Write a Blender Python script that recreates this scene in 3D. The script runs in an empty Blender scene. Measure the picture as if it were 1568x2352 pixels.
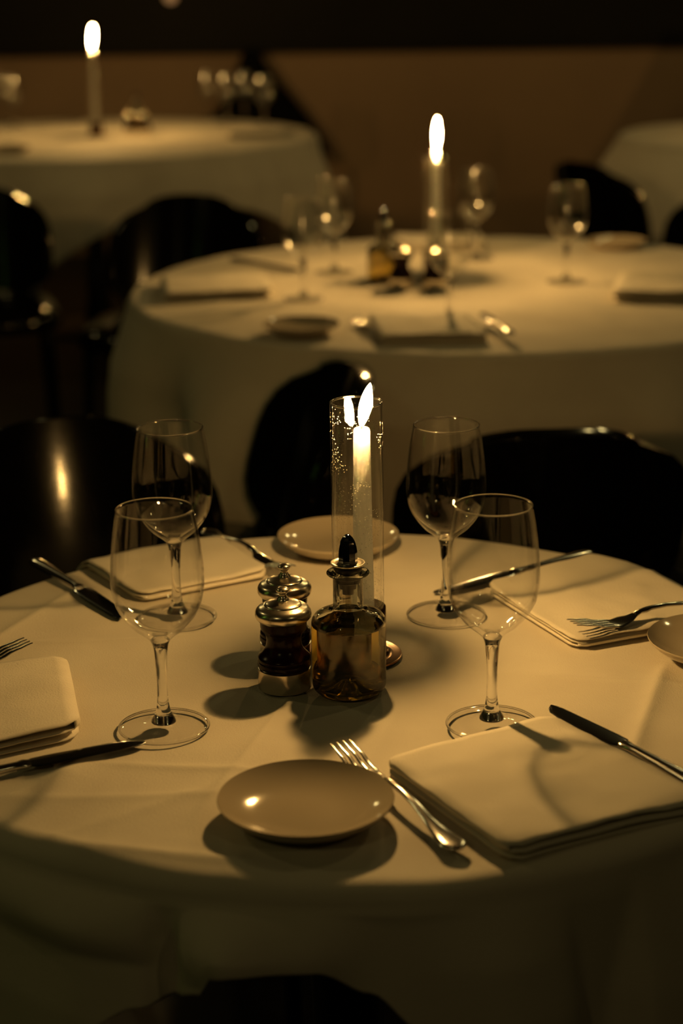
import bpy, math, random
from mathutils import Vector, Matrix, noise
random.seed(7)
PI = math.pi
C = bpy.context.scene.collection
S = bpy.context.scene

# ------------------------------------------------------------------ camera, light, exposure
PITCH, ROLL, CAMZ = math.radians(16.8), math.radians(0.8), 1.393
TZ = 0.75                                    # height of the cloth tops
cd = bpy.data.cameras.new('camera')
cam = bpy.data.objects.new('camera', cd); C.objects.link(cam)
fwd = Vector((0, math.cos(PITCH), -math.sin(PITCH)))
right = Vector((1, 0, 0)); up = Vector((0, math.sin(PITCH), math.cos(PITCH)))
c_, s_ = math.cos(ROLL), math.sin(ROLL)
r2 = right * c_ - up * s_; u2 = right * s_ + up * c_
M = Matrix((r2, u2, -fwd)).transposed().to_4x4(); M.translation = (0, 0, CAMZ)
cam.matrix_world = M
cd.sensor_fit = 'VERTICAL'; cd.sensor_height = 36.0; cd.sensor_width = 24.0
cd.lens = 4200 / 2352 * 36
cd.clip_start = 0.05
cd.dof.use_dof = True; cd.dof.focus_distance = 1.68; cd.dof.aperture_fstop = 3.8
S.camera = cam

FLAME = 300.0        # flame radiance
FLAMEW = 3.45        # watts of the light inside each flame
CEIL = 1.9          # watts of each dimmed ceiling lamp
S.view_settings.view_transform = 'Standard'; S.view_settings.look = 'None'
S.view_settings.gamma = 1.0; S.view_settings.exposure = 0.0
S.view_settings.use_curve_mapping = False

w = bpy.data.worlds.new('world'); S.world = w; w.use_nodes = True
w.node_tree.nodes['Background'].inputs[0].default_value = (1.0, 0.8, 0.4, 1)
w.node_tree.nodes['Background'].inputs[1].default_value = 0.0

cy = S.cycles
cy.max_bounces = 14; cy.diffuse_bounces = 3; cy.glossy_bounces = 6; cy.transmission_bounces = 12
cy.transparent_max_bounces = 24; cy.caustics_refractive = False; cy.caustics_reflective = False
cy.blur_glossy = 0.3; cy.sample_clamp_indirect = 4.0; cy.sample_clamp_direct = 0.0
cy.use_denoising = True; cy.use_light_tree = True; cy.use_adaptive_sampling = False

for i, (x, y, z, k) in enumerate([(-1.15, -0.5, 2.55, 0.8), (1.5, -0.3, 2.55, 0.45), (-2.3, 2.6, 2.6, 1.0), (2.0, 2.9, 2.6, 1.0),
                                  (-1.9, 6.4, 2.6, 1.5), (1.6, 6.2, 2.6, 1.5), (1.1, 4.9, 2.6, 1.0)]):
    ld = bpy.data.lights.new('ceiling_lamp', 'POINT'); ld.energy = CEIL * k * 4; ld.color = (1.0, 0.75, 0.28)
    ld.shadow_soft_size = 0.05
    lo = bpy.data.objects.new('ceiling_lamp', ld); C.objects.link(lo); lo.location = (x, y, z)

# ------------------------------------------------------------------ materials
def mat(name, col=(0.5, 0.5, 0.5), rough=0.5, metal=0.0, spec=0.5, **kw):
    m = bpy.data.materials.new(name); m.use_nodes = True
    b = m.node_tree.nodes['Principled BSDF']
    b.inputs['Base Color'].default_value = (*col, 1); b.inputs['Roughness'].default_value = rough
    b.inputs['Metallic'].default_value = metal; b.inputs['Specular IOR Level'].default_value = spec
    for k, v in kw.items(): b.inputs[k.replace('_', ' ')].default_value = v
    return m
def noisecol(m, c1, c2, scale, detail=4, bump=0.0, bscale=None, rough=None, stretch=(1, 1, 1)):
    nt = m.node_tree; b = nt.nodes['Principled BSDF']
    tc = nt.nodes.new('ShaderNodeTexCoord'); mp = nt.nodes.new('ShaderNodeMapping'); mp.inputs['Scale'].default_value = stretch
    nt.links.new(tc.outputs['Object'], mp.inputs['Vector'])
    n = nt.nodes.new('ShaderNodeTexNoise'); n.inputs['Scale'].default_value = scale; n.inputs['Detail'].default_value = detail
    r = nt.nodes.new('ShaderNodeValToRGB'); r.color_ramp.elements[0].position = 0.35; r.color_ramp.elements[1].position = 0.65
    r.color_ramp.elements[0].color = (*c1, 1); r.color_ramp.elements[1].color = (*c2, 1)
    nt.links.new(mp.outputs[0], n.inputs['Vector']); nt.links.new(n.outputs['Fac'], r.inputs[0]); nt.links.new(r.outputs[0], b.inputs['Base Color'])
    if bump:
        n2 = nt.nodes.new('ShaderNodeTexNoise'); n2.inputs['Scale'].default_value = bscale or scale; n2.inputs['Detail'].default_value = 3
        nt.links.new(mp.outputs[0], n2.inputs['Vector'])
        bp = nt.nodes.new('ShaderNodeBump'); bp.inputs['Strength'].default_value = bump; bp.inputs['Distance'].default_value = 0.002
        nt.links.new(n2.outputs['Fac'], bp.inputs['Height']); nt.links.new(bp.outputs[0], b.inputs['Normal'])
    return m

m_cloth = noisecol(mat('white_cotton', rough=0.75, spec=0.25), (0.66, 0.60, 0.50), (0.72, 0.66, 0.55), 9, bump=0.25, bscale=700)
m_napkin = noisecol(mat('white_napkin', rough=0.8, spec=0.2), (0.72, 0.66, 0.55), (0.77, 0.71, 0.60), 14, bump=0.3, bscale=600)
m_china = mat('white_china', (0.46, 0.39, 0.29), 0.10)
m_steel = mat('polished_steel', (0.62, 0.60, 0.57), 0.16, 1.0)
m_blade = mat('brushed_blade', (0.30, 0.31, 0.33), 0.15, 1.0)
m_silver = mat('polished_silver', (0.80, 0.72, 0.60), 0.24, 1.0)
m_brass = noisecol(mat('aged_copper', rough=0.2, metal=1.0), (0.22, 0.10, 0.045), (0.34, 0.17, 0.08), 40)
m_wood = noisecol(mat('dark_lacquered_wood', rough=0.22, spec=0.16), (0.008, 0.0022, 0.0018), (0.018, 0.004, 0.003), 30, stretch=(3, 3, 0.6))
m_leather = noisecol(mat('black_leather', rough=0.12, spec=0.35), (0.0015, 0.0015, 0.0015), (0.003, 0.0025, 0.0025), 60, bump=0.05, bscale=40)
m_blackwood = noisecol(mat('black_lacquer_wood', rough=0.3), (0.004, 0.004, 0.004), (0.007, 0.006, 0.005), 30)
m_rubber = mat('black_rubber', (0.006, 0.006, 0.007), 0.35)
m_chrome = mat('dark_chrome', (0.30, 0.31, 0.34), 0.06, 1.0)
m_wick = mat('charred_wick', (0.01, 0.008, 0.006), 0.9)
m_tabletop = noisecol(mat('table_wood', rough=0.5), (0.05, 0.03, 0.02), (0.08, 0.05, 0.03), 20, stretch=(1, 6, 1))
m_wax = mat('ivory_wax', (1.0, 0.985, 0.93), 0.35)
_b = m_wax.node_tree.nodes['Principled BSDF']
_b.inputs['Subsurface Weight'].default_value = 1.0; _b.inputs['Subsurface Radius'].default_value = (1.0, 1.0, 0.85); _b.inputs['Subsurface Scale'].default_value = 0.35; _b.subsurface_method = 'RANDOM_WALK'
m_wall = noisecol(mat('taupe_wall_paint', rough=0.75), (0.33, 0.215, 0.135), (0.38, 0.25, 0.155), 1.4, bump=0.2, bscale=80)
m_dark = noisecol(mat('black_wall_panel', rough=0.6, spec=0.2), (0.006, 0.005, 0.004), (0.009, 0.007, 0.005), 3)
m_floor = noisecol(mat('dark_stained_floor', rough=0.45), (0.008, 0.006, 0.005), (0.016, 0.011, 0.008), 5, stretch=(1, 8, 1))

def thin_glass(name, rough=0.02, tint=(0.97, 0.97, 0.96), dust=False, f0=0.045, power=4.0):
    m = bpy.data.materials.new(name); m.use_nodes = True; nt = m.node_tree; nt.nodes.clear()
    out = nt.nodes.new('ShaderNodeOutputMaterial')
    lw = nt.nodes.new('ShaderNodeLayerWeight'); lw.inputs['Blend'].default_value = 0.5
    pw = nt.nodes.new('ShaderNodeMath'); pw.operation = 'POWER'; pw.inputs[1].default_value = power
    ml = nt.nodes.new('ShaderNodeMath'); ml.operation = 'MULTIPLY_ADD'; ml.inputs[1].default_value = 1 - f0; ml.inputs[2].default_value = f0
    nt.links.new(lw.outputs['Facing'], pw.inputs[0]); nt.links.new(pw.outputs[0], ml.inputs[0])
    tr = nt.nodes.new('ShaderNodeBsdfTransparent'); tr.inputs[0].default_value = (*tint, 1)
    gl = nt.nodes.new('ShaderNodeBsdfGlossy'); gl.inputs['Roughness'].default_value = rough; gl.inputs[0].default_value = (1, 1, 1, 1)
    mx = nt.nodes.new('ShaderNodeMixShader')
    nt.links.new(ml.outputs[0], mx.inputs[0]); nt.links.new(tr.outputs[0], mx.inputs[1]); nt.links.new(gl.outputs[0], mx.inputs[2])
    last = mx
    if dust:
        tc = nt.nodes.new('ShaderNodeTexCoord'); n = nt.nodes.new('ShaderNodeTexVoronoi'); n.inputs['Scale'].default_value = 380
        n.inputs['Randomness'].default_value = 1.0
        nt.links.new(tc.outputs['Object'], n.inputs['Vector'])
        lt = nt.nodes.new('ShaderNodeMath'); lt.operation = 'LESS_THAN'; lt.inputs[1].default_value = 0.17
        nt.links.new(n.outputs['Distance'], lt.inputs[0])
        n2 = nt.nodes.new('ShaderNodeTexNoise'); n2.inputs['Scale'].default_value = 40
        nt.links.new(tc.outputs['Object'], n2.inputs['Vector'])
        gt = nt.nodes.new('ShaderNodeMath'); gt.operation = 'GREATER_THAN'; gt.inputs[1].default_value = 0.5
        nt.links.new(n2.outputs['Fac'], gt.inputs[0])
        mu = nt.nodes.new('ShaderNodeMath'); mu.operation = 'MULTIPLY'
        nt.links.new(lt.outputs[0], mu.inputs[0]); nt.links.new(gt.outputs[0], mu.inputs[1])
        mu2 = nt.nodes.new('ShaderNodeMath'); mu2.operation = 'MULTIPLY'; mu2.inputs[1].default_value = 0.32
        nt.links.new(mu.outputs[0], mu2.inputs[0])
        df = nt.nodes.new('ShaderNodeBsdfTranslucent'); df.inputs[0].default_value = (0.8, 0.75, 0.65, 1)
        m2 = nt.nodes.new('ShaderNodeMixShader')
        nt.links.new(mu2.outputs[0], m2.inputs[0]); nt.links.new(mx.outputs[0], m2.inputs[1]); nt.links.new(df.outputs[0], m2.inputs[2])
        last = m2
    nt.links.new(last.outputs[0], out.inputs[0]); return m
def real_glass(name, col=(1, 1, 1), ior=1.5, rough=0.0, absorb=None):
    m = bpy.data.materials.new(name); m.use_nodes = True; nt = m.node_tree; nt.nodes.clear()
    out = nt.nodes.new('ShaderNodeOutputMaterial'); g = nt.nodes.new('ShaderNodeBsdfGlass')
    g.inputs['Color'].default_value = (*col, 1); g.inputs['IOR'].default_value = ior; g.inputs['Roughness'].default_value = rough
    nt.links.new(g.outputs[0], out.inputs['Surface'])
    if absorb:
        v = nt.nodes.new('ShaderNodeVolumeAbsorption'); v.inputs['Color'].default_value = (*absorb[0], 1); v.inputs['Density'].default_value = absorb[1]
        nt.links.new(v.outputs[0], out.inputs['Volume'])
    return m
def emit(name, col, strength):
    m = bpy.data.materials.new(name); m.use_nodes = True; nt = m.node_tree; nt.nodes.clear()
    out = nt.nodes.new('ShaderNodeOutputMaterial'); e = nt.nodes.new('ShaderNodeEmission')
    e.inputs[0].default_value = (*col, 1); e.inputs[1].default_value = strength
    nt.links.new(e.outputs[0], out.inputs[0]); return m
m_bowl = thin_glass('thin_crystal', 0.035, tint=(0.99, 0.99, 0.985), f0=0.035, power=4.2)
m_bowl_far = thin_glass('thin_crystal_hazy', 0.13, f0=0.06, power=5)
m_foot = thin_glass('crystal_foot', 0.04, tint=(1, 1, 1), f0=0.022, power=5)
m_rim = thin_glass('crystal_rim', 0.06, f0=0.30, power=2.5)
m_tube = thin_glass('candle_tube_glass', 0.02, tint=(0.99, 0.99, 0.985), dust=True, f0=0.04, power=5)
m_stem = real_glass('crystal_stem')
m_bottle = real_glass('bottle_glass', (0.98, 0.98, 0.95))
m_oil = real_glass('olive_oil', (0.97, 0.93, 0.70), 1.47, 0.0, ((0.82, 0.66, 0.05), 28))
m_clear = thin_glass('clear_plastic', 0.08, (0.85, 0.83, 0.78), f0=0.08)
m_flame = emit('candle_flame', (1.0, 0.565, 0.165), FLAME)
_nt = m_flame.node_tree; _em = [n for n in _nt.nodes if n.type == 'EMISSION'][0]; _out = [n for n in _nt.nodes if n.type == 'OUTPUT_MATERIAL'][0]
_tr = _nt.nodes.new('ShaderNodeBsdfTransparent'); _ad = _nt.nodes.new('ShaderNodeAddShader')   # an optically thin flame
_nt.links.new(_em.outputs[0], _ad.inputs[0]); _nt.links.new(_tr.outputs[0], _ad.inputs[1]); _nt.links.new(_ad.outputs[0], _out.inputs[0])
m_flamebase = emit('blue_flame_root', (0.15, 0.3, 1.0), 2.0)

# ------------------------------------------------------------------ builders
def obj(name, verts, faces, m, parent=None, smooth=True):
    me = bpy.data.meshes.new(name); me.from_pydata([tuple(v) for v in verts], [], faces); me.update()
    if smooth:
        me.polygons.foreach_set('use_smooth', [True] * len(me.polygons))
    me.materials.append(m)
    o = bpy.data.objects.new(name, me); C.objects.link(o)
    if parent: o.parent = parent
    return o
def sharp(o, ang=40):
    me = o.data; import bmesh
    bm = bmesh.new(); bm.from_mesh(me)
    bmesh.ops.recalc_face_normals(bm, faces=bm.faces)
    for e in bm.edges:
        if len(e.link_faces) == 2 and e.calc_face_angle(0) > math.radians(ang): e.smooth = False
    bm.to_mesh(me); bm.free(); return o
def mod(o, typ, **kw):
    md = o.modifiers.new(typ.lower(), typ)
    for k, v in kw.items(): setattr(md, k, v)
    return md
def lathe(name, prof, m, parent=None, seg=48, closed=False, off=(0, 0, 0), crease=None):
    """prof: (r, z) points; r=0 ends become single vertices"""
    V, F, rows = [], [], []
    for r, z in prof:
        if r < 1e-6:
            rows.append([len(V)]); V.append((off[0], off[1], z + off[2]))
        else:
            rows.append(list(range(len(V), len(V) + seg)))
            V += [(off[0] + r * math.cos(2 * PI * k / seg), off[1] + r * math.sin(2 * PI * k / seg), z + off[2]) for k in range(seg)]
    prs = list(zip(rows, rows[1:])) + ([(rows[-1], rows[0])] if closed else [])
    for a, b in prs:
        for k in range(seg):
            k2 = (k + 1) % seg
            if len(a) == 1 and len(b) == 1: continue
            if len(a) == 1: F.append((a[0], b[k2], b[k]))
            elif len(b) == 1: F.append((a[k], a[k2], b[0]))
            else: F.append((a[k], a[k2], b[k2], b[k]))
    return sharp(obj(name, V, F, m, parent), crease or 50)
def ring(name, R, z, r, m, parent, seg=64, n=8):
    return lathe(name, [(R + r * math.cos(2 * PI * k / n), z + r * math.sin(2 * PI * k / n)) for k in range(n)], m, parent, seg, closed=True, crease=89)
def smooth_prof(pts, n=6):
    """Catmull-Rom through the points"""
    out = []
    P = [pts[0]] + list(pts) + [pts[-1]]
    for i in range(1, len(P) - 2):
        p0, p1, p2, p3 = P[i - 1], P[i], P[i + 1], P[i + 2]
        for j in range(n):
            t = j / n; t2 = t * t; t3 = t2 * t
            out.append(tuple(max(0, .5 * (2 * p1[k] + (p2[k] - p0[k]) * t + (2 * p0[k] - 5 * p1[k] + 4 * p2[k] - p3[k]) * t2 + (3 * p1[k] - p0[k] - 3 * p2[k] + p3[k]) * t3)) if k == 0 else
                             .5 * (2 * p1[k] + (p2[k] - p0[k]) * t + (2 * p0[k] - 5 * p1[k] + 4 * p2[k] - p3[k]) * t2 + (3 * p1[k] - p0[k] - 3 * p2[k] + p3[k]) * t3) for k in (0, 1)))
    out.append(tuple(pts[-1])); return out
def loft(name, secs, m, parent=None, n=12, pw=2.6, cut=60):
    """secs: (centre xyz, half width across y, half thickness z); runs along x"""
    V, F = [], []
    for (x, y, z), hw, ht in secs:
        for k in range(n):
            a = 2 * PI * k / n; ca, sa = math.cos(a), math.sin(a)
            V.append((x, y + hw * math.copysign(abs(ca) ** (2 / pw), ca), z + ht * math.copysign(abs(sa) ** (2 / pw), sa)))
    for i in range(len(secs) - 1):
        for k in range(n):
            k2 = (k + 1) % n
            F.append((i * n + k, i * n + k2, (i + 1) * n + k2, (i + 1) * n + k))
    F.append(tuple(range(n - 1, -1, -1))); F.append(tuple(range((len(secs) - 1) * n, len(secs) * n)))
    return sharp(obj(name, V, F, m, parent), cut)
def tube(name, pts, rad, m, parent=None, n=10):
    V, F = [], []
    pts = [Vector(p) for p in pts]
    rads = rad if isinstance(rad, (list, tuple)) else [rad] * len(pts)
    for i, p in enumerate(pts):
        d = (pts[min(i + 1, len(pts) - 1)] - pts[max(i - 1, 0)]).normalized()
        a = d.orthogonal().normalized() if abs(d.z) < .99 else Vector((1, 0, 0)); b = d.cross(a).normalized(); a = b.cross(d)
        for k in range(n):
            t = 2 * PI * k / n; V.append(p + (a * math.cos(t) + b * math.sin(t)) * rads[i])
    for i in range(len(pts) - 1):
        for k in range(n):
            k2 = (k + 1) % n; F.append((i * n + k, i * n + k2, (i + 1) * n + k2, (i + 1) * n + k))
    F.append(tuple(range(n - 1, -1, -1))); F.append(tuple(range((len(pts) - 1) * n, len(pts) * n)))
    return sharp(obj(name, V, F, m, parent), 60)
def thing(name, label, cat, loc=(0, 0, 0), rz=0.0, group=None):
    o = bpy.data.objects.new(name, None); C.objects.link(o); o.empty_display_size = 0.02
    o.location = loc; o.rotation_euler = (0, 0, rz); o['label'] = label; o['category'] = cat
    if group: o['group'] = group
    return o
def tag(o, label, cat, group=None, kind=None):
    o['label'] = label; o['category'] = cat
    if group: o['group'] = group
    if kind: o['kind'] = kind
    return o
def dup(root, loc, rz, label, group=None, rx=None):
    r = root.copy(); C.objects.link(r); r.location = loc; r.rotation_euler = (0, 0, rz); r['label'] = label
    if group: r['group'] = group
    for ch in list(root.children):
        c = ch.copy(); C.objects.link(c); c.parent = r
        for g in list(ch.children):
            d = g.copy(); C.objects.link(d); d.parent = c
    return r
def box(name, a, b, m):
    (x0, y0, z0), (x1, y1, z1) = a, b
    V = [(x, y, z) for x in (x0, x1) for y in (y0, y1) for z in (z0, z1)]
    F = [(0, 1, 3, 2), (4, 6, 7, 5), (0, 4, 5, 1), (2, 3, 7, 6), (0, 2, 6, 4), (1, 5, 7, 3)]
    return obj(name, V, F, m, None, False)

# ------------------------------------------------------------------ the room
def struct(o): o['kind'] = 'structure'; return o
struct(box('floor', (-4.2, -2.2, -0.05), (4.2, 9.3, 0), m_floor))
struct(box('ceiling', (-4.2, -2.2, 2.9), (4.2, 9.3, 3.0), m_dark))
struct(box('wall_back', (-4.2, 9.15, 0), (4.2, 9.3, 2.9), m_dark))
struct(box('wall_left', (-4.3, -2.2, 0), (-4.2, 9.3, 2.9), m_dark))
struct(box('wall_right', (4.2, -2.2, 0), (4.3, 9.3, 2.9), m_dark))
struct(box('wall_front', (-4.2, -2.3, 0), (4.2, -2.2, 2.9), m_dark))
struct(box('trim_1', (-4.2, 9.10, 0), (4.2, 9.15, 0.965), m_wall))      # tall taupe wainscot
struct(box('trim_2', (-4.2, 9.07, 0.965), (4.2, 9.15, 0.995), m_dark))  # its dark cap rail

# ------------------------------------------------------------------ tables and cloths
def make_table(x, y, r, label):
    t = thing('dining_table', label, 'table', (x, y, 0), 0, 'round dining tables')
    lathe('tabletop', [(0, TZ - .030), (r - .012, TZ - .030), (r - .006, TZ - .024), (r - .006, TZ - .013), (r - .012, TZ - .009), (0, TZ - .009)], m_tabletop, t, 72)
    lathe('pedestal', [(0, .04), (.06, .04), (.045, .12), (.035, .35), (.045, .62), (.12, .715), (0, .718)], m_blackwood, t, 32)
    lathe('base_plate', [(0, 0), (.24, 0), (.24, .012), (.08, .04), (0, .04)], m_blackwood, t, 48)
    return t
def cloth(x, y, R, half, rot, label, seed, waves=9, flare=.10, creases=(), bumps=(), amp=0.035, hems=None, tucks=()):
    """a square cloth over a round top: flat, rounded over the rim, then hanging in folds"""
    NA = 288 if R > .5 else 520
    rr = .018
    rows = []
    ss = [0.0] + [R * k / 26 for k in range(1, 27)]
    nround = 6
    V, F = [], []
    flat_rows = 60 if R > .5 else 110
    hang_rows = 26
    rnd = random.Random(seed)
    ph = [rnd.uniform(0, 2 * PI) for _ in range(6)]
    def top_z(px, py):
        z = min(0, .0034 * noise.noise(Vector((px * 6.5 + seed, py * 6.5, 0))) + .0012 * noise.noise(Vector((px * 15, py * 15, seed))) - .0010)
        for (ax, ay, bx, by, hh, ww) in creases:
            dx, dy = bx - ax, by - ay; L = math.hypot(dx, dy); tx, ty = dx / L, dy / L
            qx, qy = px - ax, py - ay; al = qx * tx + qy * ty; pe = qx * ty - qy * tx
            if -.03 < al < L + .03:
                fade = min(1, (al + .03) / .04, (L + .03 - al) / .04)
                z += fade * hh * math.exp(-abs(pe) / ww)
        return z
    V.append((0, 0, 0))
    def ring(fn):
        base = len(V)
        for a in range(NA): V.append(fn(2 * PI * a / NA))
        return base
    bases = []
    for k in range(1, flat_rows + 1):
        rad = (R - rr) * (k / flat_rows)
        def f(th, rad=rad):
            px, py = rad * math.cos(th), rad * math.sin(th)
            return (px, py, top_z(px + x, py + y))
        bases.append(ring(f))
    for k in range(1, nround + 1):
        a = PI / 2 * k / nround
        def f(th, a=a):
            px, py = (R - rr) * math.cos(th), (R - rr) * math.sin(th)
            rad = R - rr + rr * math.sin(a)
            return (rad * math.cos(th), rad * math.sin(th), top_z(px + x, py + y) * (1 - a / (PI / 2)) - rr * (1 - math.cos(a)))
        bases.append(ring(f))
    def wave(th):
        v = math.sin(waves * th + ph[0]) + .5 * math.sin((waves - 3) * th + ph[1]) + .35 * math.sin((waves + 5) * th + ph[2])
        return v / 1.6
    for k in range(1, hang_rows + 1):
        def f(th, k=k):
            a = th - rot
            hem = half / max(abs(math.cos(a)), abs(math.sin(a)))
            hem = min(hem, half * 1.36) - R + .005
            if hems:
                dg = math.degrees(th) % 360
                for (d0, h0), (d1, h1) in zip(hems, hems[1:]):
                    if d0 <= dg <= d1:
                        q = (dg - d0) / (d1 - d0); q = q * q * (3 - 2 * q); hem = h0 + (h1 - h0) * q
            t = k / hang_rows; d = hem * t
            corner = max(0, (hem - (half - R)) / (half * .36))
            out = flare * d + amp * wave(th) * min(1, d / .16) * (.7 + .6 * corner) 
            out += abs(amp) * .8 * min(1, d / .1) + .35 * corner * d * .3
            for (bt, bw, bh, bd) in bumps:
                dt = (th - bt + PI) % (2 * PI) - PI
                out += bh * math.exp(-(dt / bw) ** 2) * min(1, d / bd)
            for (bt, bw, bh, dl) in tucks:
                dt = (th - bt + PI) % (2 * PI) - PI
                out += bh * math.exp(-(abs(dt) / bw) ** 4) * (math.sin(PI * min(1, d / dl)) if d < dl else -.05 * min(1, (d - dl) / .02))
            rad = R + max(out, .002)
            return (rad * math.cos(th), rad * math.sin(th), -rr - d)
        bases.append(ring(f))
    for a in range(NA): F.append((0, bases[0] + a, bases[0] + (a + 1) % NA))
    for b0, b1 in zip(bases, bases[1:]):
        for a in range(NA):
            a2 = (a + 1) % NA; F.append((b0 + a, b1 + a, b1 + a2, b0 + a2))
    o = obj('tablecloth', V, F, m_cloth); o.location = (x, y, TZ)
    mod(o, 'SOLIDIFY', thickness=.0016, offset=-1)
    return tag(o, label, 'tablecloth', 'white tablecloths')

T1 = (0.0, 1.622, .435); T2 = (.27, 3.74, .70); T3 = (-.95, 7.2, .88); T4 = (1.68, 6.95, .62)
make_table(*T1, 'nearest round dining table, hidden under the white cloth with the olive oil bottle')
make_table(*T2, 'round dining table beyond the nearest one, hidden under a long white cloth')
make_table(*T3, 'round dining table at the back left, hidden under its white cloth')
make_table(*T4, 'round dining table at the back right, cut off by the picture edge')
D = math.radians
cr1 = [(.300, 1.60, .225, 1.36, .0058, .012), (-.050, 1.55, -.115, 1.31, .0022, .006), (-.30, 1.30, -.225, 1.40, .0050, .013), (-.19, 1.408, .00, 1.376, .0024, .007),
       (-.365, 1.66, -.29, 1.84, .0036, .012), (-.08, 1.38, -.24, 1.26, .0018, .01), (.03, 1.80, .11, 1.60, .0016, .007), (-.33, 1.285, -.07, 1.225, .0060, .020),
       (-.30, 1.70, -.09, 1.72, .0016, .006), (.05, 1.52, .01, 1.38, .0014, .006), (-.28, 1.34, -.10, 1.345, .0022, .012), (.14, 1.60, .33, 1.56, .0014, .007)]
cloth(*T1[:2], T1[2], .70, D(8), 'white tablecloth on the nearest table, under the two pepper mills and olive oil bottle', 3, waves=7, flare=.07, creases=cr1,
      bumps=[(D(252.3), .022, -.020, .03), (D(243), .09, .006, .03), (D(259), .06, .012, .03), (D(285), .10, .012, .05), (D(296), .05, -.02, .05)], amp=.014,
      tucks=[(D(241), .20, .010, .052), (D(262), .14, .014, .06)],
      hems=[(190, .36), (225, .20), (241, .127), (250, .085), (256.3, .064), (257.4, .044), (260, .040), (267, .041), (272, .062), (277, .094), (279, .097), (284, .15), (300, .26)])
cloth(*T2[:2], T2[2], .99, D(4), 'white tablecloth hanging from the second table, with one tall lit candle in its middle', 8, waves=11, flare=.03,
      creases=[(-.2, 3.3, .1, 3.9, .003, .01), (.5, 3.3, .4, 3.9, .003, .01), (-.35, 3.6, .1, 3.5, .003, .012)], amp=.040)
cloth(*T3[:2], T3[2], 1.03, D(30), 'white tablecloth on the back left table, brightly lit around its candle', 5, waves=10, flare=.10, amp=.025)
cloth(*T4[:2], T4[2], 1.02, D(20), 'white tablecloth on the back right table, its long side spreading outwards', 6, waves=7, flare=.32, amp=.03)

# ------------------------------------------------------------------ chairs
def make_chair(label, loc, rz, group='black dining chairs'):
    """seat centre at the origin, the back on the -y side; it faces +y"""
    t = thing('dining_chair', label, 'chair', loc, rz, group)
    # curved shell backrest
    V, F = [], []; NU, NV = 25, 15
    for j in range(NV):
        v = -1 + 2 * j / (NV - 1); v = math.sin(v * PI / 2)
        half = .232 * (1 - abs(v) ** 3.2) ** (1 / 2.6) if abs(v) < 1 else .11
        half = max(half, .12)
        for i in range(NU):
            u = -1 + 2 * i / (NU - 1)
            s = half * u; th = s / .30
            z = .620 + v * .146 - .018 * abs(u) ** 3
            rec = (z - .46) * .30
            V.append((.30 * math.sin(th), -.20 - .30 * math.cos(th) + .28 - rec - .07 * 0, z))
    for j in range(NV - 1):
        for i in range(NU - 1):
            a = j * NU + i; F.append((a, a + 1, a + NU + 1, a + NU))
    b = obj('backrest', V, F, m_leather, t)
    mod(b, 'SOLIDIFY', thickness=.026, offset=0); mod(b, 'BEVEL', width=.009, segments=3, limit_method='ANGLE'); 
    # seat cushion
    V, F = [], []; N = 48; prof = [(0.0, .415), (.90, .415), (.985, .425), (1.0, .44), (.99, .458), (.93, .470), (.6, .476), (0.0, .478)]
    for r, z in prof:
        for k in range(N):
            a = 2 * PI * k / N; ca, sa = math.cos(a), math.sin(a); q = (abs(ca) ** 4 + abs(sa) ** 4) ** (-.25)
            V.append((.225 * r * q * ca * (1 + .06 * sa), .215 * r * q * sa + .02, z))
    for j in range(len(prof) - 1):
        for k in range(N):
            k2 = (k + 1) % N; F.append((j * N + k, j * N + k2, (j + 1) * N + k2, (j + 1) * N + k))
    obj('seat', V, F, m_leather, t)
    for sx in (-1, 1):
        tube('leg', [(sx * .185, .185, .42), (sx * .20, .205, 0)], [.017, .011], m_blackwood, t)
        tube('leg', [(sx * .175, -.15, .43), (sx * .19, -.215, 0)], [.017, .011], m_blackwood, t)
        tube('back_post', [(sx * .17, -.16, .42), (sx * .165, -.192, .50), (sx * .15, -.222, .56)], [.015, .014, .011], m_blackwood, t)
    return t

chair = make_chair('black leather dining chair with rounded flat-topped back, behind the second table on the left', (-.45, 4.88, 0), PI + D(-7))
for (x, y, a, lb) in [
    (-1.02, 5.15, 180 + 10, 'black dining chair at the left picture edge, in front of the back left table'),
    (-.86, 3.34, -75, 'black dining chair at the left edge, beside the hanging side of the second cloth'),
    (-.32, 2.27, 197, 'black leather chair behind the left pair of wine glasses, catching the candle reflection'),
    (-.27, 2.80, 103, 'black dining chair with an arched outline between the left glasses and the candle tube'),
    (.28, 2.75, 3, 'black dining chair behind the right pair of wine glasses, turned away'),
    (.88, 2.92, 18, 'black dining chair at the right edge, tucked against the front of the second table'),
    (-.40, .90, 60, 'black dining chair in the front, dark below the cloth hem and the bread plate'),
    (.62, .92, 40, 'black dining chair in the bottom right corner, lost in shadow'),
    (-.40, 8.72, 178, 'black dining chair against the taupe wall, behind the back left table'),
    (1.02, 6.04, -58, 'black dining chair before the back right table, the one further from the picture edge'),
    (1.14, 5.50, 5, 'black dining chair before the back right table, cut by the picture edge')]:
    dup(chair, (x, y, 0), D(a), lb)

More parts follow.
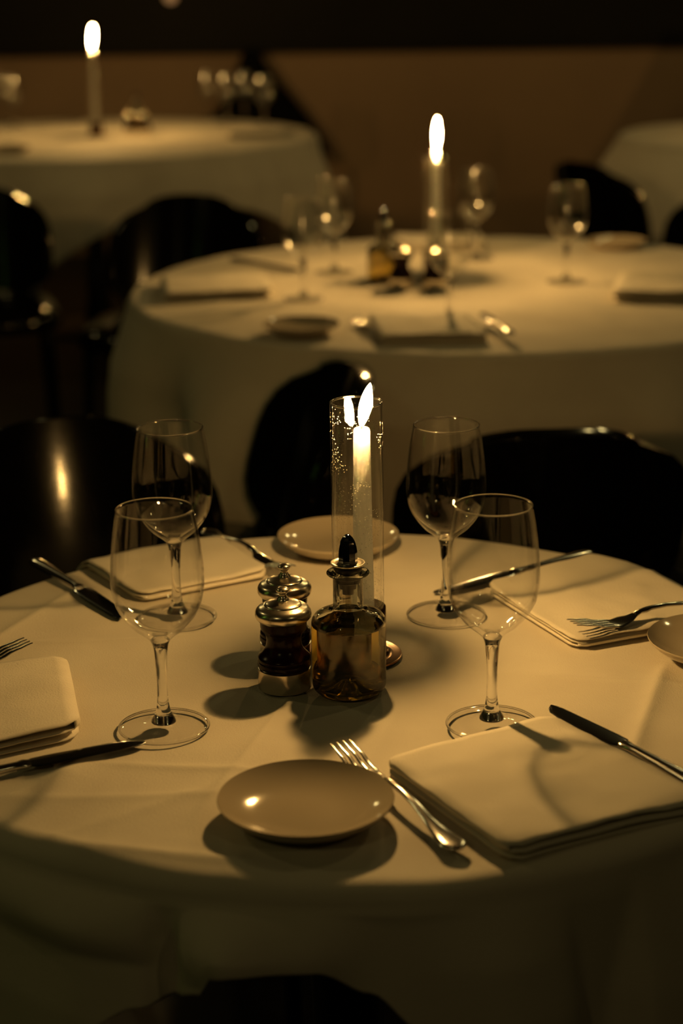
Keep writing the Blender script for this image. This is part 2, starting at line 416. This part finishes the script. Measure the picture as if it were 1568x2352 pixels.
def coat(label, loc, h, wdt):
    V, F = [], []; N = 40; R_ = 12
    for j in range(R_ + 1):
        q = j / R_; w_ = wdt * (.10 + .90 * q ** 1.15)
        for k in range(N):
            a = 2 * PI * k / N; f = 1 + .10 * math.sin(6 * a + 2 * q) * q + .05 * math.sin(11 * a)
            V.append((w_ * f * math.cos(a) + .05 * q * math.sin(q * 3), w_ * .34 * f * math.sin(a), h * (1 - q)))
    for j in range(R_):
        for k in range(N):
            k2 = (k + 1) % N; F.append((j * N + k, (j + 1) * N + k, (j + 1) * N + k2, j * N + k2))
    F.append(tuple(range(N)))
    o = obj('draped_coat', V, F, m_felt); o.location = loc; return tag(o, label, 'coat')
m_felt = noisecol(mat('black_felt', rough=0.9, spec=0.1), (0.003, 0.003, 0.003), (0.006, 0.005, 0.005), 40)
coat('black cloth heaped in a peak over the chair at the taupe wall', (-.40, 8.96, .50), .49, .34)
coat('black cloth heaped in a peak behind the back right table', (1.75, 8.10, .45), .55, .42)

# ------------------------------------------------------------------ wine glasses
def make_glass(label, loc, rz=0, group=None, mb=None, mf=None, mr=None):
    mb = mb or m_bowl; mf = mf or m_foot; mr = mr or m_stem
    t = thing('wine_glass', label, 'wine glass', loc, rz, group)
    H = .200
    outer = smooth_prof([(.0085, .0820), (.014, .0870), (.0225, .0940), (.0310, .1045), (.0370, .1160), (.0398, .1300), (.0400, .1420), (.0387, .1600), (.0362, .1800), (.0328, .1993)], 5)
    inner = [(max(r - .0010 - .0015 * max(0, (.105 - z) / .02), .0), z + .0006 + .003 * max(0, min(1, (.11 - z) / .02))) for r, z in outer]
    inner = [p for p in inner if p[1] > .0880]
    prof = outer + [(.0330, .1997), (.0328, .2003), (.0322, .2005), (.0316, .2002)] + inner[::-1][1:] + [(.006, .0880), (0, .0872)]
    lathe('bowl', prof, mb, t, 72, crease=80)
    lathe('stem', [(0, .0060), (.0108, .0060)] + smooth_prof([(.0104, .0078), (.0080, .0125), (.0062, .0175), (.0048, .027), (.0044, .040), (.0048, .056), (.0056, .068), (.0064, .0760), (.0085, .0820)], 5) + [(.0060, .0845), (0, .0850)], m_stem, t, 48, crease=70)
    lathe('foot', [(0, .0004), (.0375, .0004), (.0393, .0008), (.0398, .0016), (.0393, .0024), (.034, .0030), (.024, .0041), (.0162, .0056), (.0120, .0072), (0, .0074)], mf, t, 72, crease=80)
    ring('lip', .0325, .2001, .00065, mr, t, 96, 8)
    ring('foot_rim', .0391, .0014, .0011, mr, t, 96, 10)
    return t
gz = TZ + .0012
g1 = 'wine glasses on the nearest table'; g2 = 'wine glasses on the second table'; g3 = 'wine glasses on the back left table'
glass = make_glass('empty wine glass front left on the nearest table, beside the pointed knife tip', (-.158, 1.480, gz), 0, g1)
far_glass = None
for (x, y, lb, g) in [
    (.1285, 1.477, 'empty wine glass with its foot touching the napkin that bears a glass shadow', g1),
    (-.169, 1.760, 'empty wine glass standing partly behind the front left one, by the rear napkin', g1),
    (.105, 1.757, 'empty wine glass to the right of the candle tube, behind the front right one', g1),
    (-.069, 3.579, 'blurred wine glass left of the oil on the second table, over its shadowed cloth edge', g2),
    (-.008, 3.900, 'blurred wine glass on the second table, set just behind another on the left', g2),
    (.307, 4.060, 'blurred wine glass on the second table, standing right behind the lit candle', g2),
    (.469, 3.740, 'blurred wine glass standing alone on the right of the second table', g2),
    (.203, 3.333, 'blurred wine glass at the front of the second table, before the two mills', g2),
    (-.545, 7.93, 'blurred wine glass farthest left in the row of glasses by the taupe wall chair', g3),
    (-.450, 7.70, 'blurred wine glass second in the row left of the taupe wall chair', g3),
    (-.385, 7.86, 'blurred wine glass in the row, before the left half of the wall chair', g3),
    (-.290, 7.55, 'blurred wine glass with the brightest spot, before the middle of the wall chair', g3),
    (-1.400, 7.90, 'blurred wine glass on the back left table at the picture edge, behind its neighbour', g3),
    (-1.330, 7.72, 'blurred wine glass on the back left table, nearer than the one at the edge', g3),
    (1.42, 7.20, 'blurred wine glass on the back right table at the picture edge', 'wine glasses on the back right table')]:
    if y < 3: dup(glass, (x, y, gz), .05, lb, g)
    elif far_glass is None: far_glass = make_glass(lb, (x, y, gz), 0, g, m_bowl_far, m_bowl_far, m_bowl_far)
    else: dup(far_glass, (x, y, gz), .1, lb, g)

# ------------------------------------------------------------------ candles and holders
def make_candle(label, loc, H, lean=0.0, fh=.040, power=1.0, group='tall lit candles'):
    """stands on the floor of its holder's cup"""
    t = thing('taper_candle', label, 'candle', loc, 0, group)
    lathe('wax', [(0, 0), (.0112, 0), (.0112, .01)] + [(.0108 - .0030 * k / 10, .01 + (H - .013) * k / 10) for k in range(1, 11)] + [(.0072, H - .001), (.0060, H), (.0030, H - .0012), (0, H - .0016)], m_wax, t, 40, crease=75)
    tube('wick', [(0, 0, H - .002), (0.0004, 0, H + .004), (.0016 , 0, H + .008)], [.0009, .0009, .0007], m_wick, t, 6)
    # tear-shaped flame, slightly leaning
    V, F = [], []; n = 20; pr = [(0, 0), (.0019, .02), (.0032, .08), (.0045, .18), (.0056, .30), (.0062, .42), (.0061, .54), (.0052, .68), (.0037, .82), (.0020, .93), (0, 1.0)]
    pr = smooth_prof([(a, b) for a, b in pr], 2)
    for r, q in pr:
        cx = lean * (q ** 1.3) * fh + .0006 * math.sin(q * 5)
        for k in range(n): V.append((cx + max(r, 1e-5) * math.cos(2 * PI * k / n), max(r, 1e-5) * math.sin(2 * PI * k / n), H + .0015 + q * fh))
    for i in range(len(pr) - 1):
        for k in range(n):
            k2 = (k + 1) % n; F.append((i * n + k, i * n + k2, (i + 1) * n + k2, (i + 1) * n + k))
    fl = obj('flame', V, F, m_flame, t)
    ld = bpy.data.lights.new('flame_light', 'POINT'); ld.energy = FLAMEW * power; ld.color = (1.0, 0.565, 0.165); ld.shadow_soft_size = .0055
    lo = bpy.data.objects.new('flame_light', ld); C.objects.link(lo); lo.location = (loc[0] + lean * .4 * fh, loc[1], loc[2] + H + .0105)
    return t
def make_holder(label, loc, H=.25):
    t = thing('candle_holder', label, 'candle holder', loc, 0, 'candle holders with clear glass tubes')
    lathe('base_dish', [(0, .0), (.0405, .0), (.0415, .0012), (.0412, .0026), (.0400, .0030), (.034, .0026), (.0285, .0040), (.0270, .0060), (0, .0060)], m_brass, t, 72)
    lathe('cup', [(0, .0050), (.0262, .0050), (.0262, .0500), (.0255, .0506), (.0250, .0500), (.0250, .0080), (0, .0080)], m_brass, t, 64)
    lathe('glass_tube', [(.0225, .0084), (.0245, .0084), (.0245, H - .0008), (.0238, H), (.0230, H), (.0225, H - .0008)], m_tube, t, 72, closed=True, crease=85)
    ring('tube_rim', .0235, H + .0002, .0012, m_rim, t, 72, 10)
    return t
hz = TZ + .0012; cz = hz + .0082
holder = make_holder('copper candle holder with a clear glass tube, behind the olive oil bottle', (.0150, 1.647, hz))
dup(holder, (.205, 3.812, hz), 0, 'blurred candle holder in the middle of the second table, behind the mills')
dup(holder, (-.930, 7.22, hz), 0, 'blurred copper candle holder on the back left table')
make_candle('lit ivory taper candle inside the glass tube, on the nearest table', (.0198, 1.648, cz), .227 - .0094, .22, .041)
make_candle('lit ivory taper candle on the second table, rising just above its tube', (.205, 3.812, cz), .268 - .0094, .05, .062, 1.8)
make_candle('tallest lit candle, on the back left table before the taupe wall', (-.930, 7.22, cz), .335 - .0094, .10, .078, 1.7)
dup(holder, (1.84, 6.90, hz), 0, 'candle holder on the back right table, beyond the picture edge')
make_candle('lit candle on the back right table, beyond the picture edge', (1.84, 6.90, cz), .18, .10, .045)

# ------------------------------------------------------------------ mills
def make_mill(label, loc, rz=0, group=None):
    t = thing('pepper_mill', label, 'pepper mill', loc, rz, group)
    lathe('metal_base', [(0, 0), (.0238, 0), (.0245, .0008), (.0245, .0195), (.0238, .0200), (0, .0200)], m_silver, t, 64)
    lathe('wooden_body', [(0, .0200)] + smooth_prof([(.0232, .0200), (.0246, .0225), (.0246, .0258), (.0240, .0275), (.0243, .0285), (.0238, .0310), (.0205, .0345), (.0172, .0395), (.0160, .0450), (.0164, .0505), (.0185, .0550)], 4) +
          smooth_prof([(.0192, .0555), (.0210, .0580), (.0214, .0610), (.0214, .0660)], 3) + [(0, .0665)], m_wood, t, 64)
    lathe('metal_cap', [(0, .0660), (.0225, .0660)] + smooth_prof([(.0235, .0665), (.0254, .0690), (.0259, .0722), (.0250, .0755), (.0225, .0782), (.0178, .0803)], 5) + smooth_prof([(.0172, .0800), (.0166, .0812), (.0140, .0826), (.0080, .0843), (.0048, .0850)], 4) + [(0, .0852)], m_silver, t, 64, crease=35)
    lathe('knob', [(0, .0845), (.0060, .0846), (.0056, .0860)] + smooth_prof([(.0044, .0872), (.0034, .0892), (.0038, .0912), (.0056, .0926), (.0060, .0938), (.0057, .0952), (.0040, .0966)], 3) + [(0, .0972)], m_silver, t, 32)
    return t
mill = make_mill('dark red pepper mill with silver cap, nearer of the two by the oil bottle', (-.0545, 1.571, gz), 0, 'small wooden mills')
for (x, y, lb, r) in [(-.0550, 1.6375, 'dark wooden mill with a silver cap, standing behind its twin by the oil', .4),
                      (.128, 3.705, 'blurred dark mill on the second table, next to the amber oil bottle', 0),
                      (.196, 3.690, 'blurred dark mill on the second table, in front of the lit candle', 0),
                      (-.806, 7.29, 'blurred dark mill on the back left table, the one closer to its candle', 0),
                      (-.745, 7.26, 'blurred dark mill on the back left table, the one further from its candle', 0)]:
    dup(mill, (x, y, gz), r, lb, 'small wooden mills')

# ------------------------------------------------------------------ oil bottle
def make_bottle(label, loc, rz=0):
    t = thing('oil_bottle', label, 'bottle', loc, rz, 'olive oil bottles')
    out_ = [(0, .0150), (.0045, .0145), (.010, .0080), (.0180, .0022), (.0240, .0000), (.0290, .0004), (.0326, .0030), (.0340, .0075)]
    body = [(.0340, .0075), (.0340, .0640)] + smooth_prof([(.0340, .0650), (.0332, .0695), (.0300, .0735), (.0240, .0765), (.0175, .0785), (.0142, .0810), (.0136, .0850)], 4) + [(.0136, .1095)] + \
        smooth_prof([(.0140, .1105), (.0180, .1115), (.0195, .1130), (.0185, .1146), (.0150, .1150)], 3) + [(.0108, .1150), (.0108, .0850)] + \
        smooth_prof([(.0115, .0815), (.0155, .0768), (.0230, .0742), (.0285, .0715), (.0312, .0675), (.0318, .0640)], 4) + [(.0318, .0100), (.0300, .0062), (.0255, .0048), (.0190, .0068), (.0115, .0125), (.0055, .0188), (0, .0195)]
    lathe('glass_body', smooth_prof(out_, 3)[:-1] + body, m_bottle, t, 96, crease=80)
    e = .0003
    lathe('oil', [(0, .0195 - e), (.0055, .0188 - e), (.0115, .0125 - e), (.0190, .0068 - e), (.0255, .0048 - e), (.0300 + e, .0062 - e), (.0318 + e, .0100), (.0318 + e, .0640), (.0305, .0636), (0, .0635)], m_oil, t, 96, crease=60)
    p = lathe('pourer', [(0, .094), (.0050, .094), (.0052, .099)] + [(.0072, .0995), (.0078, .1040), (.0104, .1050), (.0108, .1075), (.0100, .1085), (.0106, .1100), (.0120, .1150), (.0130, .1170), (.0122, .1200), (.0095, .1210), (0, .1210)], m_rubber, t, 48)
    lathe('pourer_flange', smooth_prof([(.0085, .1200), (.0120, .1198), (.0150, .1212), (.0158, .1226), (.0150, .1232), (.0118, .1222), (.0085, .1226)], 3), m_silver, p, 64, closed=True)
    lathe('pour_spout', [(.0088, .1215)] + smooth_prof([(.0088, .1225), (.0088, .1290), (.0084, .1350), (.0070, .1415), (.0048, .1460), (.0018, .1492)], 4) + [(0, .1498)], m_chrome, p, 9, crease=25)
    lathe('drip_tube', [(.0024, .0700), (.0030, .0700), (.0030, .094), (.0024, .094)], m_clear, p, 24, closed=True)
    return t
bottle = make_bottle('clear glass bottle of olive oil with a chrome pourer, beside the nearer pepper mill', (.0050, 1.562, gz))
dup(bottle, (.095, 3.785, gz), 0, 'blurred amber oil bottle on the second table, left of the two mills')
dup(bottle, (-.788, 7.40, gz), 0, 'blurred oil bottle behind the two mills on the back left table')
dup(bottle, (1.36, 7.02, gz), 0, 'blurred amber oil bottle on the back right table at the picture edge')

# ------------------------------------------------------------------ plates
def plate_mesh():
    p = [(.068 * k / 16, .0034 + .0146 * max(0, (k / 16 - .25) / .75) ** 2.6) for k in range(17)]
    q = [(.0688, .0186), (.0692, .0178), (.0684, .0160), (.0635, .0112), (.0560, .0058), (.0480, .0026), (.0400, .0008), (.0370, .0), (.0350, .0), (.0345, .0014), (0, .0016)]
    return lathe('bread_plate', p + q, m_china, None, 96, crease=70)
plate = plate_mesh()
plate.location = (-.031, 1.300, gz); tag(plate, 'white bread plate in front, left of the fork with four tines', 'plate', 'white bread plates')
for (x, y, lb) in [(-.004, 1.980, 'white bread plate at the rear of the nearest table, behind the candle tube'),
                   (.360, 1.635, 'white bread plate cut by the right picture edge on the nearest table'),
                   (-.068, 3.245, 'blurred bread plate at the front left of the second table'),
                   (.640, 4.200, 'blurred bread plate at the rear right rim of the second table'),
                   (-1.16, 6.62, 'blurred bread plate at the front of the back left table')]:
    c = plate.copy(); C.objects.link(c); c.location = (x, y, gz); c['label'] = lb

# ------------------------------------------------------------------ cutlery  (tip at the origin, handle runs to +x)
def make_fork(label, loc, rz, group):
    t = thing('fork', label, 'fork', loc, rz, group)
    def arch(s):  # height of the fork along its length
        pts = [(0, .0130), (.018, .0100), (.036, .0052), (.052, .0030), (.066, .0060), (.080, .0110), (.100, .0135), (.125, .0115), (.150, .0070), (.175, .0035), (.200, .0038)]
        for (a, za), (b, zb) in zip(pts, pts[1:]):
            if s <= b:
                q = (s - a) / (b - a); q = q * q * (3 - 2 * q); return za + (zb - za) * q
        return pts[-1][1]
    for k in range(4):
        y0 = (k - 1.5) * .0062
        secs = [((.048 * j / 8, y0 * (1 - .04 * (1 - j / 8)), arch(.048 * j / 8)), .0009 + .0013 * min(1, j / 5), .0006 + .0006 * min(1, j / 5)) for j in range(9)]
        loft('tine', secs, m_steel, t, 8)
    hd = [(.045, .0114), (.052, .0118), (.060, .0108), (.067, .0078), (.074, .0045)]
    loft('head', [((s, 0, arch(s)), wd, .0012) for s, wd in hd], m_steel, t, 14)
    hn = [(.073, .0046, .0016), (.080, .0032, .0022), (.086, .0042, .0024), (.092, .0030, .0022), (.110, .0030, .0020), (.130, .0036, .0019), (.150, .0050, .0018), (.168, .0075, .0018), (.180, .0098, .0019), (.188, .0108, .0019), (.194, .0090, .0018), (.198, .0050, .0016), (.200, .0018, .0012)]
    loft('handle', [((s, 0, arch(s)), wd, th) for s, wd, th in hn], m_steel, t, 16, pw=2.2)
    return t
def make_knife(label, loc, rz, group):
    t = thing('table_knife', label, 'knife', loc, rz, group)
    bl = [(0, .0040, .0012), (.004, .0028, .0050), (.012, .0012, .0080), (.030, .0, .0095), (.060, .0, .0102), (.085, 0, .0106), (.098, 0, .0100), (.103, 0, .0062)]
    loft('blade', [((s, dy, .0022 + .0025 * s / .1), wd, .0009) for s, dy, wd in bl], m_blade, t, 12, pw=2.4)
    hn = [(.102, .0052, .0026), (.107, .0066, .0034), (.112, .0048, .0032), (.120, .0044, .0034), (.150, .0058, .0038), (.180, .0080, .0042), (.200, .0092, .0042), (.210, .0092, .0040), (.216, .0070, .0034), (.219, .0030, .0020)]
    loft('handle', [((s, 0, .0050), wd, th) for s, wd, th in hn], m_steel, t, 16, pw=2.3)
    return t
def heading(a, b): return math.atan2(b[1] - a[1], b[0] - a[0])
gf, gk = 'four-tined table forks', 'table knives'
fork = make_fork('silver fork lying between the front bread plate and the front napkin', (-.004, 1.415, gz), heading((-.004, 1.415), (.086, 1.236)), gf)
knife = make_knife('table knife with a pointed blade beside the napkin bearing the glass shadow', (.180, 1.500, gz + .004), heading((.180, 1.500), (.290, 1.318)), gk)
for (a, b, dz, lb, g) in [
    ((.222, 1.668), (.335, 1.722), .010, 'fork resting with its tines on the right napkin, beside the cut-off plate', gf),
    ((-.058, 1.878), (-.152, 2.035), 0, 'dark fork at the rear of the nearest table, between napkin and plate', gf),
    ((-.303, 1.650), (-.46, 1.535), .006, 'fork at the left picture edge, only its tines in view above the napkin', gf),
    ((.030, 3.330), (.070, 3.16), 0, 'blurred fork standing out beside the front left plate of the second table', gf),
    ((-.080, 7.3), (-.25, 7.1), 0, 'blurred fork at the right end of the back left table', gf)]:
    dup(fork, (a[0], a[1], gz + dz), heading(a, b), lb, g)
for (a, b, dz, lb, g) in [
    ((.098, 1.817), (.282, 1.941), 0, 'table knife at the rear right of the nearest table, crossing behind a glass bowl', gk),
    ((-.223, 1.757), (-.343, 1.938), 0, 'table knife with a shiny handle at the rear left of the nearest table', gk),
    ((-.173, 1.447), (-.365, 1.342), .0, 'table knife pointing at the foot of the front left wine glass', gk),
    ((.262, 3.34), (.300, 3.12), .012, 'blurred dark knife near the front rim of the second table', gk),
    ((-.08, 3.93), (-.26, 4.10), 0, 'blurred knife at the rear left of the second table', gk),
    ((-1.25, 7.75), (-1.05, 7.9), 0, 'blurred knife left of the candle on the back left table', gk)]:
    dup(knife, (a[0], a[1], gz + dz), heading(a, b), lb, g)

# ------------------------------------------------------------------ folded napkins
def napkin(pA, pB, pC, pD, label, seed, table, layers=4, th=.0026, droop=True, group='folded white napkins'):
    """corners in order round the stack; the cloth zigzags from side A-D to side B-C, folds on those sides"""
    rnd = random.Random(seed)
    A, B, Cc, Dd = [Vector((*p, 0)) for p in (pA, pB, pC, pD)]
    V, F = [], []; NVv = 30
    path = []
    for l in range(layers):
        u0, u1 = (0.0, 1.0) if l % 2 == 0 else (1.0, 0.0)
        ins0, ins1 = rnd.uniform(0, .018), rnd.uniform(0, .018)
        lo, hi = ins0, 1 - ins1
        us = [lo + (hi - lo) * k / 14 for k in range(15)]
        if l % 2: us = us[::-1]
        for u in us: path.append((u, l, 0))
        if l < layers - 1:
            e = us[-1]; sgn = 1 if l % 2 == 0 else -1
            for q in (30, 60, 90, 120, 150):
                path.append((e + sgn * .010 * math.sin(math.radians(q)), l + (1 - math.cos(math.radians(q))) / 2, 0))
    endshift = [rnd.uniform(-.012, .012) for _ in range(layers + 1)]
    for u, l, _ in path:
        li = int(min(l, layers - 1)); sh = endshift[li] + (endshift[min(li + 1, layers)] - endshift[li]) * (l - li)
        for j in range(NVv):
            v = j / (NVv - 1)
            vv = v + sh * (v * 2 - 1) * .7
            P = A * (1 - u) * (1 - vv) + B * u * (1 - vv) + Cc * u * vv + Dd * (1 - u) * vv
            cu, cv = abs(u - .5) * 2, abs(vv - .5) * 2
            if cu > .86 and cv > .86: P = P + ((A + B + Cc + Dd) / 4 - P) * min(1, (cu - .86) / .14) * min(1, (cv - .86) / .14) * .055
            puff = .0030 * noise.noise(Vector((P.x * 22 + seed, P.y * 22, l * .35))) 
            edge = .0022 * (noise.noise(Vector((P.x * 45, P.y * 45 + seed, l * 1.7)))) * (1 if l > 0.5 else 0)
            z = .0014 + l * th + (puff + edge) * (l / layers)
            # a pressed fold line across the middle
            z += .0008 * math.exp(-abs(u - .5) / .02) * (l / layers)
            if droop and table:
                d = math.hypot(P.x - table[0], P.y - table[1]); lim = table[2] - .034
                if d > lim: z -= min((d - lim) ** 2 * 11, (d - lim) * 1.1)
            V.append((P.x, P.y, gz + max(z, -.03)))
    n = len(path)
    for i in range(n - 1):
        for j in range(NVv - 1):
            a = i * NVv + j; F.append((a, a + 1, a + NVv + 1, a + NVv))
    cx = sum(v[0] for v in V) / len(V); cyy = sum(v[1] for v in V) / len(V)
    V = [(v[0] - cx, v[1] - cyy, v[2] - gz) for v in V]
    o = obj('napkin', V, F, m_napkin); o.location = (cx, cyy, gz)
    mod(o, 'SOLIDIFY', thickness=.0011, offset=0)
    return tag(o, label, 'napkin', group)
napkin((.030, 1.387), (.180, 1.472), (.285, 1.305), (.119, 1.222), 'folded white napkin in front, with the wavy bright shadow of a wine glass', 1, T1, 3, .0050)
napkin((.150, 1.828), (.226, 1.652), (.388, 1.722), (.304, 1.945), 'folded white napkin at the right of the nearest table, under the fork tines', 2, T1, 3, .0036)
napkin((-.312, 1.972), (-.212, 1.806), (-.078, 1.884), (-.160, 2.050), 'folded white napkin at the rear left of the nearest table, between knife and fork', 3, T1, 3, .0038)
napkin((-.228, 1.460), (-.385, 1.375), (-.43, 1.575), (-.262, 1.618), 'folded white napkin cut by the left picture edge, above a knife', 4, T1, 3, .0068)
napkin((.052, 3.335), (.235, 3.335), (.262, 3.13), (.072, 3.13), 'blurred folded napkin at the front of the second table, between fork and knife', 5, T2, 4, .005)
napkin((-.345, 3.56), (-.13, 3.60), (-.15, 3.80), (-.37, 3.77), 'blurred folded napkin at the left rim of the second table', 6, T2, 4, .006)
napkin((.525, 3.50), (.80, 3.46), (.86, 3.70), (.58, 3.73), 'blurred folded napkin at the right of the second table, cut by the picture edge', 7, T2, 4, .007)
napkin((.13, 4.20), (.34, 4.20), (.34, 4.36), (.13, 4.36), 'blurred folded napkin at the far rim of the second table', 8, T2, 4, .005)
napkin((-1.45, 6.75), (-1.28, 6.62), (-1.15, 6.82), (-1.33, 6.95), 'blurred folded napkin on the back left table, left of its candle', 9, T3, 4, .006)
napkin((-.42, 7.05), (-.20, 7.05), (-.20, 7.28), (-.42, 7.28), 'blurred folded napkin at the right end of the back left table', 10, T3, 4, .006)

# ------------------------------------------------------------------ added glow sources standing in for glints
def green_glint_string():  # made-up source out of view, added to give the glasses green glints
    t = thing('added_green_lights', 'added string of tiny green lights out of view, for green glints in the wine glasses', 'added lights', (-2.6, 1.3, 0))
    rnd = random.Random(4)
    pts = [(rnd.uniform(-.03, .03), rnd.uniform(-.05, .05), 2.6 - k * .10) for k in range(17)]
    tube('wire', pts, .003, m_rubber, t, 6)
    me = emit('green_glint_glow', (0.50, 1.0, 0.10), 3.0)
    V, F = [], []
    for (x, y, z) in pts[1:]:
        for _ in range(4):
            dx, dy, dz = rnd.uniform(-.03, .05), rnd.uniform(-.12, .12), rnd.uniform(-.05, .05); b = len(V); s = .018
            V += [(x + dx + s * a, y + dy + s * q, z + dz + s * r) for a, q, r in ((1, 0, 0), (-1, 0, 0), (0, 1, 0), (0, -1, 0), (0, 0, 1), (0, 0, -1))]
            F += [(b + 0, b + 2, b + 4), (b + 2, b + 1, b + 4), (b + 1, b + 3, b + 4), (b + 3, b, b + 4), (b + 2, b, b + 5), (b + 1, b + 2, b + 5), (b + 3, b + 1, b + 5), (b, b + 3, b + 5)]
    o = obj('glint_bulbs', V, F, me, t, False); o['kind'] = 'stuff'
green_glint_string()
t = thing('candle_glint', 'small dim orange glowing globe at the top edge, in place of a candle reflection', 'reflection', (-.785, 9.15, 1.235))  # added glowing globe standing in for a candle's reflection on the dark wall
lathe('back_plate', [(0, 0), (.03, 0), (.03, .01), (0, .012)], m_brass, t, 24).rotation_euler = (PI / 2, 0, 0)
lathe('glint_globe', smooth_prof([(0, .012), (.022, .02), (.030, .04), (.024, .06), (0, .07)], 4), emit('dim_orange_globe', (1.0, .50, .18), .30), t, 24).rotation_euler = (PI / 2, 0, 0)
